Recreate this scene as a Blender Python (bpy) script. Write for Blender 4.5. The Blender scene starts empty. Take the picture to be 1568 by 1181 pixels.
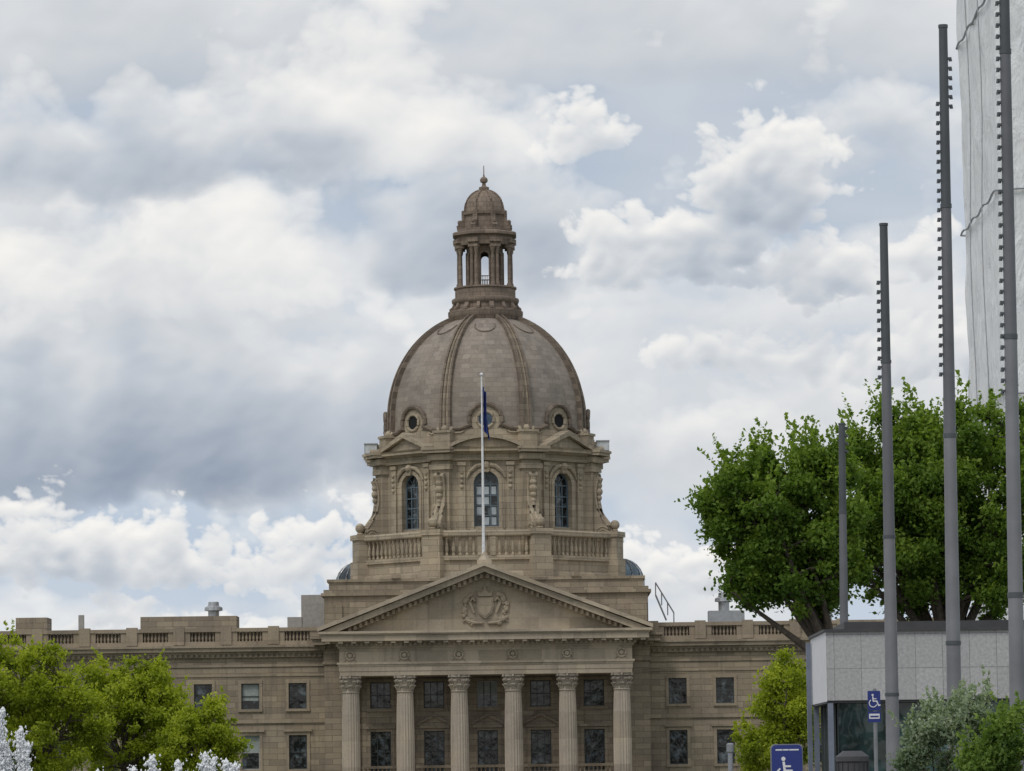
import bpy, math, random
import numpy as np
from mathutils import Vector, Matrix
from mathutils import noise as mn
random.seed(7); rng = np.random.default_rng(7)
pi = math.pi
# ------------------------------------------------------------------ camera geometry / survey helpers
F = 6000.0
CAM = Vector((4.4, 0.0, 1.7))
PITCH = math.atan(588/6000)
M = Matrix.Rotation(0.0071, 3, 'Z') @ Matrix.Rotation(pi/2+PITCH, 3, 'X') @ Matrix.Rotation(-0.013, 3, 'Z')
def S(px, py, d):
    v = M @ Vector(((px-784)/F, (590.5-py)/F, -1))
    return CAM + v*(d/v.y)

scene = bpy.context.scene
scene.view_settings.view_transform = 'Standard'
scene.view_settings.look = 'None'
scene.view_settings.exposure = 0
cd = bpy.data.cameras.new("camera"); cam = bpy.data.objects.new("camera", cd)
scene.collection.objects.link(cam)
cam.matrix_world = Matrix.Translation(CAM) @ M.to_4x4()
cd.sensor_width = 36; cd.lens = F/1568*36; cd.clip_end = 20000; cd.clip_start = 0.5
scene.camera = cam

# ------------------------------------------------------------------ node helpers
class NT:
    def __init__(s, tree): s.t = tree; s.n = tree.nodes; s.l = tree.links
    def new(s, typ, **kw):
        nd = s.n.new(typ)
        for k, v in kw.items(): setattr(nd, k, v)
        return nd
    def set(s, sock, v):
        if v is None: return
        if isinstance(v, bpy.types.NodeSocket): s.l.new(v, sock)
        else: sock.default_value = v
    def m(s, op, a, b=None, c=None, clamp=False):
        nd = s.new('ShaderNodeMath', operation=op); nd.use_clamp = clamp
        s.set(nd.inputs[0], a); s.set(nd.inputs[1], b); s.set(nd.inputs[2], c)
        return nd.outputs[0]
    def vm(s, op, a, b=None):
        nd = s.new('ShaderNodeVectorMath', operation=op)
        s.set(nd.inputs[0], a); s.set(nd.inputs[1], b)
        return nd.outputs['Value'] if op in ('LENGTH', 'DISTANCE', 'DOT_PRODUCT') else nd.outputs['Vector']
    def noise(s, vec, scale, detail=4, rough=.5, color=False, dist=0):
        nd = s.new('ShaderNodeTexNoise'); s.set(nd.inputs['Vector'], vec)
        nd.inputs['Scale'].default_value = scale; nd.inputs['Detail'].default_value = detail
        nd.inputs['Roughness'].default_value = rough; nd.inputs['Distortion'].default_value = dist
        return nd.outputs['Color'] if color else nd.outputs['Fac']
    def ramp(s, fac, stops, interp='LINEAR'):
        nd = s.new('ShaderNodeValToRGB'); s.set(nd.inputs[0], fac); r = nd.color_ramp; r.interpolation = interp
        while len(r.elements) < len(stops): r.elements.new(0.5)
        for e, (p, c) in zip(r.elements, stops):
            e.position = p; e.color = (c[0], c[1], c[2], 1)
        return nd.outputs[0]
    def mix(s, fac, a, b, blend='MIX'):
        nd = s.new('ShaderNodeMix', data_type='RGBA', blend_type=blend)
        s.set(nd.inputs[0], fac); s.set(nd.inputs[6], a); s.set(nd.inputs[7], b)
        return nd.outputs[2]
    def mapr(s, v, a, b, c, d, smooth=False):
        nd = s.new('ShaderNodeMapRange'); nd.interpolation_type = 'SMOOTHSTEP' if smooth else 'LINEAR'
        s.set(nd.inputs[0], v)
        for i, x in enumerate((a, b, c, d)): nd.inputs[i+1].default_value = x
        return nd.outputs[0]
def mat(name):
    m = bpy.data.materials.new(name); m.use_nodes = True
    nt = NT(m.node_tree); b = m.node_tree.nodes['Principled BSDF']
    return m, nt, b

def plain(name, c, rough=.6, metal=0., var=.15, scale=3., bump=0.):
    m, nt, b = mat(name)
    tc = nt.new('ShaderNodeTexCoord').outputs['Object']
    n = nt.noise(tc, scale, 3, .6)
    c1 = [x*(1-var) for x in c]; c2 = [min(1, x*(1+var)) for x in c]
    nt.set(b.inputs['Base Color'], nt.ramp(n, [(.3, c1), (.7, c2)]))
    b.inputs['Roughness'].default_value = rough; b.inputs['Metallic'].default_value = metal
    if bump:
        bp = nt.new('ShaderNodeBump'); bp.inputs['Strength'].default_value = bump; bp.inputs['Distance'].default_value = .05
        nt.set(bp.inputs['Height'], n); nt.l.new(bp.outputs[0], b.inputs['Normal'])
    return m

def stone(name, c, polar=None, bw=1.3, bh=.45, mortar=.02, blockvar=.25, dark=.55, joint=.6):
    m, nt, b = mat(name)
    tc = nt.new('ShaderNodeTexCoord').outputs['Object']
    sp = nt.new('ShaderNodeSeparateXYZ'); nt.set(sp.inputs[0], tc)
    x, y, z = sp.outputs
    if polar:
        ang = nt.m('ARCTAN2', x, nt.m('SUBTRACT', y, polar[0]))
        u = nt.m('MULTIPLY', ang, polar[1])
    else:
        u = nt.m('ADD', x, y)
    cb = nt.new('ShaderNodeCombineXYZ'); nt.set(cb.inputs[0], u); nt.set(cb.inputs[1], z)
    br = nt.new('ShaderNodeTexBrick'); nt.set(br.inputs['Vector'], cb.outputs[0])
    br.inputs['Scale'].default_value = 1; br.inputs['Mortar Size'].default_value = mortar
    br.inputs['Mortar Smooth'].default_value = .4; br.inputs['Brick Width'].default_value = bw
    br.inputs['Row Height'].default_value = bh; br.inputs['Bias'].default_value = 0
    br.inputs['Color1'].default_value = (1-blockvar,)*3+(1,); br.inputs['Color2'].default_value = (1+blockvar*.4,)*3+(1,)
    br.inputs['Mortar'].default_value = (joint,)*3+(1,)
    n1 = nt.noise(tc, .35, 4, .6); n2 = nt.noise(tc, 6, 3, .65)
    base = nt.ramp(n1, [(.25, [c[0]*.78, c[1]*.78, c[2]*.80]), (.5, c), (.78, [c[0]*1.15, c[1]*1.12, c[2]*1.05])])
    base = nt.mix(1., base, br.outputs['Color'], 'MULTIPLY')
    base = nt.mix(.5, base, nt.ramp(n2, [(.2, (.72, .72, .72)), (.7, (1.1, 1.1, 1.1))]), 'MULTIPLY')
    st = nt.vm('MULTIPLY', tc, (2.2, 2.2, .16)); n3 = nt.noise(st, 1, 3, .6)
    base = nt.mix(nt.mapr(n3, .54, .74, 0, dark), base, (c[0]*.35, c[1]*.36, c[2]*.40, 1))
    nt.set(b.inputs['Base Color'], base); b.inputs['Roughness'].default_value = .88
    b.inputs['Specular IOR Level'].default_value = .2
    bp = nt.new('ShaderNodeBump'); bp.inputs['Strength'].default_value = .5; bp.inputs['Distance'].default_value = .05
    h = nt.m('SUBTRACT', nt.m('MULTIPLY', n2, .5), br.outputs['Fac'])
    nt.set(bp.inputs['Height'], h); nt.l.new(bp.outputs[0], b.inputs['Normal'])
    return m

CY = 322.0
STONE = stone("sandstone_walls", (.345, .288, .215), dark=.45)
STONE_L = stone("sandstone_trim", (.47, .40, .305), bw=2.4, bh=1.2, mortar=.01, dark=.35, joint=.75)
STONE_D = stone("dark_stone", (.225, .185, .148), polar=(CY, 9), bw=1.1, bh=.5, dark=.4)  # darker tone for rib beads, dome mouldings and baluster backing
DRUM = stone("drum_sandstone", (.425, .36, .27), polar=(CY, 9), bw=1.2, bh=.5, dark=.5, blockvar=.2)
TILE = stone("dome_terracotta_tile", (.315, .275, .235), polar=(CY, 8), bw=.72, bh=.40, mortar=.012, blockvar=.2, dark=.25, joint=.82)
LANT = stone("lantern_terracotta", (.265, .21, .168), polar=(CY, 2.2), bw=.6, bh=.4, dark=.5, blockvar=.15)
FRAME_D = plain("dark_window_frame", (.05, .06, .06), .5)
FRAME_L = plain("painted_sash", (.36, .37, .36), .5)
BLIND = plain("window_blind", (.32, .36, .34), .8)
ROOFM = plain("roof_membrane", (.22, .22, .22), .9)
METAL = plain("galvanised_metal", (.42, .43, .44), .45, .6)
def glassy(name, c, rough=.08, spec=.5, nscale=.6, lo=.35, hi=.65, gain=1.8):
    m, nt, b = mat(name)
    tc = nt.new('ShaderNodeTexCoord').outputs['Object']
    n = nt.noise(tc, nscale, 3, .6)
    nt.set(b.inputs['Base Color'], nt.ramp(n, [(lo, [x*.25 for x in c]), (hi, [x*gain for x in c])]))
    b.inputs['Roughness'].default_value = rough; b.inputs['Specular IOR Level'].default_value = spec
    bp = nt.new('ShaderNodeBump'); bp.inputs['Strength'].default_value = .25; bp.inputs['Distance'].default_value = .06
    nt.set(bp.inputs['Height'], nt.noise(tc, 1.3, 2)); nt.l.new(bp.outputs[0], b.inputs['Normal'])
    return m
GLASS = glassy("window_glass", (.03, .037, .042), nscale=1.6, lo=.5, hi=.68, gain=4.5)  # pale blotches in the base colour stand in for reflections
GLASS_B = glassy("skylight_glass", (.10, .145, .18), .25)

# ------------------------------------------------------------------ mesh builder
class MB:
    def __init__(s): s.v = []; s.f = []; s.mi = []; s.xf = None
    def add(s, vs, fs, mi=0):
        o = len(s.v)
        if s.xf is not None: vs = [tuple(s.xf @ Vector(p)) for p in vs]
        s.v += [tuple(p) for p in vs]
        for f in fs: s.f.append([i+o for i in f]); s.mi.append(mi)
    def box(s, x0, x1, y0, y1, z0, z1, mi=0):
        vs = [(x, y, z) for z in (z0, z1) for y in (y0, y1) for x in (x0, x1)]
        s.add(vs, [(0, 2, 3, 1), (4, 5, 7, 6), (0, 1, 5, 4), (2, 6, 7, 3), (0, 4, 6, 2), (1, 3, 7, 5)], mi)
    def prism(s, pts, y0, y1, mi=0):
        n = len(pts)
        vs = [(p[0], y0, p[1]) for p in pts] + [(p[0], y1, p[1]) for p in pts]
        fs = [list(range(n)), list(range(2*n-1, n-1, -1))] + [(i, n+i, n+(i+1) % n, (i+1) % n) for i in range(n)]
        s.add(vs, fs, mi)
    def rprism(s, pts, hw, mi=0):
        n = len(pts)
        vs = [(-hw, -p[0], p[1]) for p in pts] + [(hw, -p[0], p[1]) for p in pts]
        fs = [list(range(n)), list(range(2*n-1, n-1, -1))] + [(i, n+i, n+(i+1) % n, (i+1) % n) for i in range(n)]
        s.add(vs, fs, mi)
    def lathe(s, prof, n, cx=0, cy=0, phase=0, mi=0, caps=True, flute=0, nfl=0, closed=False):
        vs = []; fs = []
        for (r, z) in prof:
            for i in range(n):
                a = phase + 2*pi*i/n
                rr = r
                if flute: rr = r*(1-flute*(.5-.5*math.cos(a*nfl))**.7)
                vs.append((cx+rr*math.sin(a), cy-rr*math.cos(a), z))
        k = len(prof); rows = k if closed else k-1
        for j in range(rows):
            j2 = (j+1) % k
            for i in range(n):
                fs.append((j*n+i, j*n+(i+1) % n, j2*n+(i+1) % n, j2*n+i))
        if caps and not closed:
            fs.append(list(range(n-1, -1, -1))); fs.append([(k-1)*n+i for i in range(n)])
        s.add(vs, fs, mi)
    def oct(s, prof, mi=0, cx=0, cy=CY, closed=False, caps=True):
        s.lathe([(r/math.cos(pi/8), z) for r, z in prof], 8, cx, cy, pi/8, mi, caps=caps, closed=closed)
    def tube(s, pts, rad, n=6, mi=0, caps=True):
        pts = [Vector(p) for p in pts]
        if not isinstance(rad, (list, tuple)): rad = [rad]*len(pts)
        vs = []; fs = []
        for i, p in enumerate(pts):
            t = (pts[min(i+1, len(pts)-1)]-pts[max(i-1, 0)]).normalized()
            up = Vector((0, 0, 1)) if abs(t.z) < .9 else Vector((0, 1, 0))
            a = t.cross(up).normalized(); b = t.cross(a)
            for k in range(n):
                g = 2*pi*k/n
                vs.append(p+(a*math.cos(g)+b*math.sin(g))*rad[i])
        for i in range(len(pts)-1):
            for k in range(n):
                fs.append((i*n+k, i*n+(k+1) % n, (i+1)*n+(k+1) % n, (i+1)*n+k))
        if caps: fs += [list(range(n-1, -1, -1)), [(len(pts)-1)*n+k for k in range(n)]]
        s.add(vs, fs, mi)
    def ball(s, c, r, n=10, mi=0, sz=1.):
        prof = [(max(.001, r*math.sin(pi*j/8)), c[2]-r*sz*math.cos(pi*j/8)) for j in range(9)]
        s.lathe(prof, n, c[0], c[1], 0, mi)
    def torus(s, c, R, r, n=20, m=6, mi=0, arc=(0, 2*pi)):
        closed = abs(arc[1]-arc[0]-2*pi) < 1e-3
        pts = [(c[0]+R*math.cos(arc[0]+(arc[1]-arc[0])*i/n), c[1], c[2]+R*math.sin(arc[0]+(arc[1]-arc[0])*i/n)) for i in range(n+1)]
        s.tube(pts, r, m, mi, caps=not closed)
    def arch_panel(s, u0, u1, z0, z1, hw, zs, zb, y, depth, mi=0, cu=0, seg=10):
        L, R = cu-hw, cu+hw
        def q(a, b, c, d): s.add([a, b, c, d], [(0, 1, 2, 3)], mi)
        q((u0, y, z0), (L, y, z0), (L, y, z1), (u0, y, z1)); q((R, y, z0), (u1, y, z0), (u1, y, z1), (R, y, z1))
        q((L, y, z0), (R, y, z0), (R, y, zb), (L, y, zb))
        pts = [(cu+hw*math.cos(pi-pi*i/seg), zs+hw*math.sin(pi*i/seg)) for i in range(seg+1)]
        for i in range(seg):
            a, b = pts[i], pts[i+1]
            q((a[0], y, a[1]), (b[0], y, b[1]), (b[0], y, z1), (a[0], y, z1))
        loop = [(L, zb)]+pts+[(R, zb)]
        for i in range(len(loop)):
            a, b = loop[i], loop[(i+1) % len(loop)]
            q((a[0], y, a[1]), (b[0], y, b[1]), (b[0], y+depth, b[1]), (a[0], y+depth, a[1]))
    def arch_band(s, hw, w, zs, zb, y0, y1, mi=0, cu=0, seg=12):
        def loop(h): return [(cu-h, zb)]+[(cu+h*math.cos(pi-pi*i/seg), zs+h*math.sin(pi*i/seg)) for i in range(seg+1)]+[(cu+h, zb)]
        A = loop(hw); B = loop(hw+w); n = len(A)
        vs = [(p[0], y0, p[1]) for p in A]+[(p[0], y0, p[1]) for p in B]+[(p[0], y1, p[1]) for p in A]+[(p[0], y1, p[1]) for p in B]
        fs = []
        for i in range(n-1):
            fs += [(i, i+1, n+i+1, n+i), (n+i, n+i+1, 3*n+i+1, 3*n+i), (i, 2*n+i, 2*n+i+1, i+1)]
        s.add(vs, fs, mi)
    def arch_fill(s, hw, zs, zb, y, mi=0, cu=0, seg=12):
        pts = [(cu-hw, y, zb)]+[(cu+hw*math.cos(pi-pi*i/seg), y, zs+hw*math.sin(pi*i/seg)) for i in range(seg+1)]+[(cu+hw, y, zb)]
        s.add(pts, [list(range(len(pts)))], mi)
    def wall(s, x0, x1, z0, z1, y, ops, depth=.3, mi=0):
        xs = sorted(set([x0, x1]+[o[0] for o in ops]+[o[1] for o in ops])); zs = sorted(set([z0, z1]+[o[2] for o in ops]+[o[3] for o in ops]))
        for i in range(len(xs)-1):
            for j in range(len(zs)-1):
                mx = (xs[i]+xs[i+1])/2; mz = (zs[j]+zs[j+1])/2
                if any(o[0] < mx < o[1] and o[2] < mz < o[3] for o in ops): continue
                s.add([(xs[i], y, zs[j]), (xs[i+1], y, zs[j]), (xs[i+1], y, zs[j+1]), (xs[i], y, zs[j+1])], [(0, 1, 2, 3)], mi)
        for o in ops:
            a, b, c, d = o[:4]; Y = y+depth
            for e in (((a, c), (b, c)), ((b, c), (b, d)), ((b, d), (a, d)), ((a, d), (a, c))):
                s.add([(e[0][0], y, e[0][1]), (e[1][0], y, e[1][1]), (e[1][0], Y, e[1][1]), (e[0][0], Y, e[0][1])], [(0, 1, 2, 3)], mi)
    def obj(s, name, mats, parent=None, sharp=35, smooth=True):
        me = bpy.data.meshes.new(name); me.from_pydata(s.v, [], s.f); me.update()
        for m in mats: me.materials.append(m)
        me.polygons.foreach_set('material_index', s.mi)
        if smooth:
            me.polygons.foreach_set('use_smooth', [True]*len(me.polygons)); me.set_sharp_from_angle(angle=math.radians(sharp))
        ob = bpy.data.objects.new(name, me); scene.collection.objects.link(ob)
        if parent is not None:
            ob.parent = parent; ob.matrix_parent_inverse = Matrix.Translation(parent.location).inverted()
        return ob
def empty(name, loc=(0, 0, 0)):
    e = bpy.data.objects.new(name, None); e.location = loc; scene.collection.objects.link(e); e.empty_display_size = .5
    return e
def rot(a, cx=0, cy=CY): return Matrix.Translation((cx, cy, 0)) @ Matrix.Rotation(a, 4, 'Z')

BAL = [(.11, 0), (.11, .08), (.06, .12), (.13, .32), (.10, .5), (.055, .72), (.05, .8), (.10, .88), (.10, 1.0)]
def balusters(mb, x0, x1, y, z0, z1, step=.42, scale=1., mi=0):
    n = max(2, int((x1-x0)/step)); h = z1-z0
    for i in range(n):
        x = x0+(x1-x0)*(i+.5)/n
        mb.lathe([(r*scale, z0+t*h) for r, t in BAL], 8, x, y, 0, mi, caps=False)

# ================================================================== LEGISLATURE BUILDING
B = empty("legislature_building", (0, 307, 0))
def window_unit(g, x, w, z0, z1, y, style=0):
    g.add([(x-w/2, y, z0), (x+w/2, y, z0), (x+w/2, y, z1), (x-w/2, y, z1)], [(0, 1, 2, 3)], 0)
    f = .07; fm = 2 if style in (2, 4) else 1
    g.box(x-w/2, x-w/2+f, y-.08, y-.01, z0, z1, fm); g.box(x+w/2-f, x+w/2, y-.08, y-.01, z0, z1, fm)
    g.box(x-w/2+f, x+w/2-f, y-.08, y-.01, z0, z0+f, fm); g.box(x-w/2+f, x+w/2-f, y-.08, y-.01, z1-f, z1, fm)
    zm = (z0+z1)/2
    g.box(x-w/2+f, x+w/2-f, y-.075, y-.012, zm-.04, zm+.04, fm)
    if style in (2, 3, 4):
        zt = z1-f-.01; zb = zm+.05 if style != 3 else z0+f+.3*(z1-z0)
        g.add([(x-w/2+f, y-.006, zb), (x+w/2-f, y-.006, zb), (x+w/2-f, y-.006, zt), (x-w/2+f, y-.006, zt)], [(0, 1, 2, 3)], 3)
WY = 307.0
wing = MB(); wtrim = MB(); wwin = MB()
for sgn in (-1, 1):
    ops = []; xs = []
    for i in range(9):
        cx = sgn*(14.85+3.7*i); xs.append(cx)
        for (a, b) in ((6.65, 8.65), (1.95, 4.6)):
            ops.append((cx-.7, cx+.7, a, b))
            window_unit(wwin, cx, 1.4, a, b, WY+.28, random.choice([0, 0, 1, 3, 1, 4, 3]))
            wtrim.box(cx-.95, cx+.95, WY-.14, WY+.1, a-.2, a-.002)
            for ss in (-1, 1): wtrim.box(cx+ss*.82-.115, cx+ss*.82+.115, WY-.06, WY+.1, a+.002, b-.002)
            wtrim.box(cx-.95, cx+.95, WY-.07, WY+.1, b+.002, b+.26)
        wtrim.box(cx-1.1, cx+1.1, WY-.2, WY+.1, 4.87, 5.05)
    x0, x1 = (12.5, 48) if sgn > 0 else (-48, -12.5)
    wing.wall(x0, x1, 0, 10.65, WY, ops, .3)
    wing.box(x0+.01, x1-.01, WY+.6, WY+18, 0.01, 11.6)
    for (a, b, p) in ((9.2, 9.35, .08), (5.55, 5.85, .14), (0, .9, .16), (9.95, 10.15, .1), (10.66, 10.95, .2), (10.95, 11.15, .35), (11.15, 11.45, .7), (11.45, 11.62, .85)):
        wtrim.box(x0, x1, WY-p, WY+.7, a, b)
    nd = int((x1-x0)/.42)
    for i in range(nd): wtrim.box(x0+i*.42, x0+i*.42+.22, WY-.34, WY-.1, 10.70, 10.94)
    wtrim.box(x0, x1, WY-.15, WY+.35, 11.62, 11.95); wtrim.box(x0, x1, WY-.2, WY+.4, 12.72, 13.0)
    for i, cx in enumerate(xs):
        balusters(wtrim, cx-.98, cx+.98, WY+.1, 11.95, 12.72, .27, .78)
        wtrim.box(cx-.98, cx+.98, WY+.3, WY+.34, 11.96, 12.71, 1)  # dark backing panel, makes the gaps between balusters dark
        a = cx-2.72; wtrim.box(a, a+1.74, WY-.1, WY+.3, 11.94, 12.73)
        a2 = cx+.98
        if i == (8 if sgn > 0 else 0): wtrim.box(a2, a2+1.74, WY-.1, WY+.3, 11.94, 12.73)
        wtrim.box(cx-2.27, cx-1.43, WY-.25, WY+.45, 11.7, 13.12)
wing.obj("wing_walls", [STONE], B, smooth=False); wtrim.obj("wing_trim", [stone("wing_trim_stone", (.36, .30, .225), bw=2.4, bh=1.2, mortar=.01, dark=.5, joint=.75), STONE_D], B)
wwin.obj("wing_windows", [GLASS, FRAME_D, FRAME_L, BLIND], B, smooth=False)
roof = MB(); roof.box(-47.5, 47.5, WY+.75, WY+18, 11.6, 11.75); roof.obj("wing_roof", [ROOFM], B, smooth=False)

# ---------------- central block
cb = MB(); ct = MB(); cw = MB()
PY = 304.5
ops = []
wx = [(-8.27, 0), (-4.13, 1), (0, 1), (4.13, 1), (8.27, 0)]
for x, p in wx:
    for (a, b) in ((6.55, 8.55), (1.6, 4.75)):
        ops.append((x-.78, x+.78, a, b)); window_unit(cw, x, 1.56, a, b, PY+.34, random.choice([0, 1, 4, 0, 1]))
    for ss in (-1, 1):
        cw.box(x+ss*.26-.03, x+ss*.26+.03, PY+.255, PY+.325, 6.63, 8.47, 1)
        cw.box(x+ss*.26-.03, x+ss*.26+.03, PY+.255, PY+.325, 1.68, 4.67, 1)
        ct.box(x+ss*.92-.12, x+ss*.92+.12, PY-.1, PY+.1, 1.6, 4.75); ct.box(x+ss*.92-.12, x+ss*.92+.12, PY-.08, PY+.1, 6.5, 8.6)
    ct.box(x-1.1, x+1.1, PY-.16, PY+.1, 6.25, 6.5); ct.box(x-1.05, x+1.05, PY-.1, PY+.1, 8.602, 8.8)
    ct.box(x-1.15, x+1.15, PY-.25, PY+.1, 4.95, 5.15); ct.box(x-1.1, x+1.1, PY-.1, PY+.1, 4.752, 4.95)
    if p:
        ct.prism([(x-1.3, 5.152), (x+1.3, 5.152), (x+1.3, 5.3), (x, 5.95), (x-1.3, 5.3)], PY-.12, PY+.05)
        for ss in (-1, 1): ct.prism([(x+ss*1.35, 5.17), (x+ss*1.35, 5.36), (x, 6.05), (x, 5.84)], PY-.34, PY-.121)
    else:
        ct.box(x-.7, x+.7, PY-.07, PY+.1, 5.35, 6.0)
    ct.box(x-1.4, x+1.4, PY-1.5, PY-1.2, 1.9, 2.1); balusters(ct, x-1.3, x+1.3, PY-1.35, 1.0, 1.9, .3, .9)
cb.wall(-12.6, 12.6, 0, 10.2, PY, ops, .36)
cb.box(-12.59, 12.59, PY+.6, WY+22, .01, 12.0)
for ss in (-1, 1):
    cb.box(ss*12.3-.3, ss*12.3+.3, PY+.002, PY+3, 0, 11.0)
for x in (10.35, 6.2, 2.06):
    for ss in (-1, 1):
        ct.box(ss*x-.5, ss*x+.5, PY-.2, PY+.1, 1, 8.1); ct.box(ss*x-.62, ss*x+.62, PY-.32, PY+.1, 8.1, 8.95)
for (a, b, p) in ((10.0, 10.2, .14), (10.2, 11.1, .05), (11.1, 11.3, .2), (11.3, 11.5, .35), (11.5, 11.95, .85), (11.95, 12.25, 1.05)):
    ct.box(-12.6-p, 12.6+p, PY-p, WY+3, a, b)
for i in range(60):
    x = -12.7+i*.43; ct.box(x, x+.22, PY-.48, PY-.2, 11.22, 11.46)
for (a, b, hx, yf) in ((12.25, 12.7, 12.9, 304.8), (12.7, 15.3, 12.6, 305.1), (15.3, 15.55, 12.85, 304.85), (15.55, 15.8, 12.65, 305.05), (15.8, 16.4, 12.25, 305.4), (16.4, 16.62, 12.4, 305.25)):
    cb.box(-hx, hx, yf, 340, a, b)
cb.box(-12.5, -11.2, 304.9, 307, 13.1, 14.6)
cb.box(11.2, 12.5, 304.9, 307, 13.1, 14.6)
for ss in (-1, 1):
    cb.box(ss*6.9-.9, ss*6.9+.9, 304.6, 306, 12.7, 15.0)
    cb.box(ss*7.0-.35, ss*7.0+.35, 305.1, 305.6, 16.62, 16.95)
cb.obj("central_block", [STONE], B, smooth=False); ct.obj("central_trim", [STONE], B)
cw.obj("central_windows", [GLASS, FRAME_D, FRAME_L, BLIND], B, smooth=False)

# ---------------- portico
po = MB(); CYF = 300.0
colx = [-10.35, -6.2, -2.06, 2.06, 6.2, 10.35]
po.box(-12, 12, 298.6, PY-.001, 0, .95)
for i in range(5): po.box(-12.3, 12.3, 298.6-.35*(i+1), 298.6-.35*i, 0, .8-.16*i)
po.obj("portico_base_and_steps", [STONE], B, smooth=False)
shaft = MB(); cap = MB()
for x in colx:
    shaft.lathe([(.80, 1.2), (.80, 1.3), (.72, 1.36), (.72, 1.45)], 24, x, CYF, 0, 0)
    shaft.box(x-.85, x+.85, CYF-.85, CYF+.85, .95, 1.2)
    shaft.lathe([(.70, 1.45), (.70, 4), (.665, 6.2), (.61, 7.7)], 96, x, CYF, 0, 0, flute=.11, nfl=20)
    cap.lathe([(.64, 7.66), (.66, 7.72), (.60, 7.78), (.58, 7.8), (.58, 8.2), (.66, 8.55), (.80, 8.72)], 20, x, CYF, 0, 0)
    for tier, (zb, h, nn, r0) in enumerate(((7.8, .45, 8, .60), (8.05, .55, 8, .62))):
        for k in range(nn):
            a = 2*pi*(k+.5*tier)/nn
            cap.xf = Matrix.Translation((x, CYF, 0)) @ Matrix.Rotation(a, 4, 'Z')
            pr = [(r0, zb), (r0+.05, zb+h*.5), (r0+.12, zb+h*.85), (r0+.24, zb+h), (r0+.25, zb+h*.82), (r0+.14, zb+h*.6), (r0+.02, zb)]
            cap.rprism(pr, .17 if tier == 0 else .15)
    for k in range(4):
        cap.xf = Matrix.Translation((x, CYF, 0)) @ Matrix.Rotation(pi/4+k*pi/2, 4, 'Z')
        pr = [(.82+.15*math.cos(t), 8.56+.15*math.sin(t)) for t in [i*pi/5 for i in range(10)]]
        cap.rprism(pr, .12)
        cap.rprism([(.6, 8.2), (.68, 8.2), (.9, 8.6), (.8, 8.68)], .07)
        cap.xf = Matrix.Translation((x, CYF, 0)) @ Matrix.Rotation(k*pi/2, 4, 'Z')
        cap.ball((0, -.80, 8.83), .11)
    cap.xf = None
    pts = []
    for k in range(4):
        a = k*pi/2
        for (u, v) in ((-.82, -.70), (-.4, -.72), (0, -.66), (.4, -.72), (.82, -.70)):
            pts.append((u*math.cos(a)-v*math.sin(a), u*math.sin(a)+v*math.cos(a)))
    n = len(pts)
    vs = [(x+p[0], CYF+p[1], 8.76) for p in pts]+[(x+p[0], CYF+p[1], 8.945) for p in pts]
    cap.add(vs, [list(range(n-1, -1, -1)), list(range(n, 2*n))]+[(i, (i+1) % n, n+(i+1) % n, n+i) for i in range(n)])
COLS = stone("column_stone", (.44, .385, .31), bw=9, bh=2.0, mortar=.008, dark=.3, joint=.8)
shaft.obj("portico_columns", [COLS], B, sharp=50); cap.obj("corinthian_capitals", [COLS], B)
en = MB()
yb = PY-.36
for (a, b, p) in ((8.95, 9.3, 0), (9.3, 9.68, .05), (9.68, 9.82, .1), (9.82, 9.98, .2), (9.98, 11.05, .02), (11.05, 11.2, .15), (11.2, 11.46, .25), (11.46, 11.56, .5), (11.56, 12.0, 1.3), (12.0, 12.12, 1.4), (12.12, 12.3, 1.55)):
    en.box(-11.15-p, 11.15+p, 299.35-p, yb, a, b)
for i in range(62):
    x = -11.4+i*.372; en.box(x, x+.2, 298.9, 299.2, 11.22, 11.45)
for i in range(25):
    x = -12.0+i*1.0; en.box(x-.18, x+.18, 298.15, 299.0, 11.4, 11.557)
for x in colx:
    en.torus((x, 299.25, 10.5), .32, .09, 18, 6)
    en.xf = Matrix.Translation((x, 299.3, 10.5)) @ Matrix.Rotation(pi/2, 4, 'X'); en.lathe([(.2, -.05), (.16, .09), (.001, .12)], 12); en.xf = None
    for ss in (-1, 1): en.tube([(x+ss*.3, 299.28, 10.25), (x+ss*.45, 299.28, 10.05), (x+ss*.4, 299.28, 9.99)], .04, 5)
zc = 12.302; ap = 17.35
en.prism([(-11.2, zc), (11.2, zc), (0, ap-.75)], 299.55, 304.4)
for ss in (-1, 1):
    en.prism([(ss*12.75, zc), (ss*12.75, zc+.3), (0, ap+.1), (0, ap-.2)], 297.75, 304.6)
    en.prism([(ss*12.5, zc), (ss*11.2, zc), (0, ap-.62), (0, ap-.205)], 298.1, 304.59)
    en.prism([(ss*11.19, zc), (ss*10.2, zc), (0, ap-1.0), (0, ap-.63)], 299.15, 304.57)
    for i in range(26):
        x = .25+i*.42; zt = ap-.64-x*(ap-.62-zc)/11.2
        if zt-.3 > zc: en.box(ss*x-.11, ss*x+.11, 298.75, 299.16, zt-.34, zt-.02)
en.box(-.55, .55, 298.2, 299.8, ap-.05, ap+.28); en.lathe([(.5, ap+.28), (.42, ap+.4), (.2, ap+.75), (.12, ap+1.0)], 10, 0, 299, 0)
en.obj("portico_entablature", [STONE_L], B)
ca = MB(); cz = 14.05; yf = 299.55
sh = [(-.62, cz+.75), (.62, cz+.75), (.66, cz+.1), (.5, cz-.45), (0, cz-.85), (-.5, cz-.45), (-.66, cz+.1)]
ca.prism(sh, yf-.22, yf+.02); ca.prism([(p[0]*.8, cz+(p[1]-cz)*.8) for p in sh], yf-.29, yf-.21)
ca.box(-.5, .5, yf-.33, yf-.28, cz+.2, cz+.28); ca.box(-.04, .04, yf-.33, yf-.28, cz-.5, cz+.2)
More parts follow.
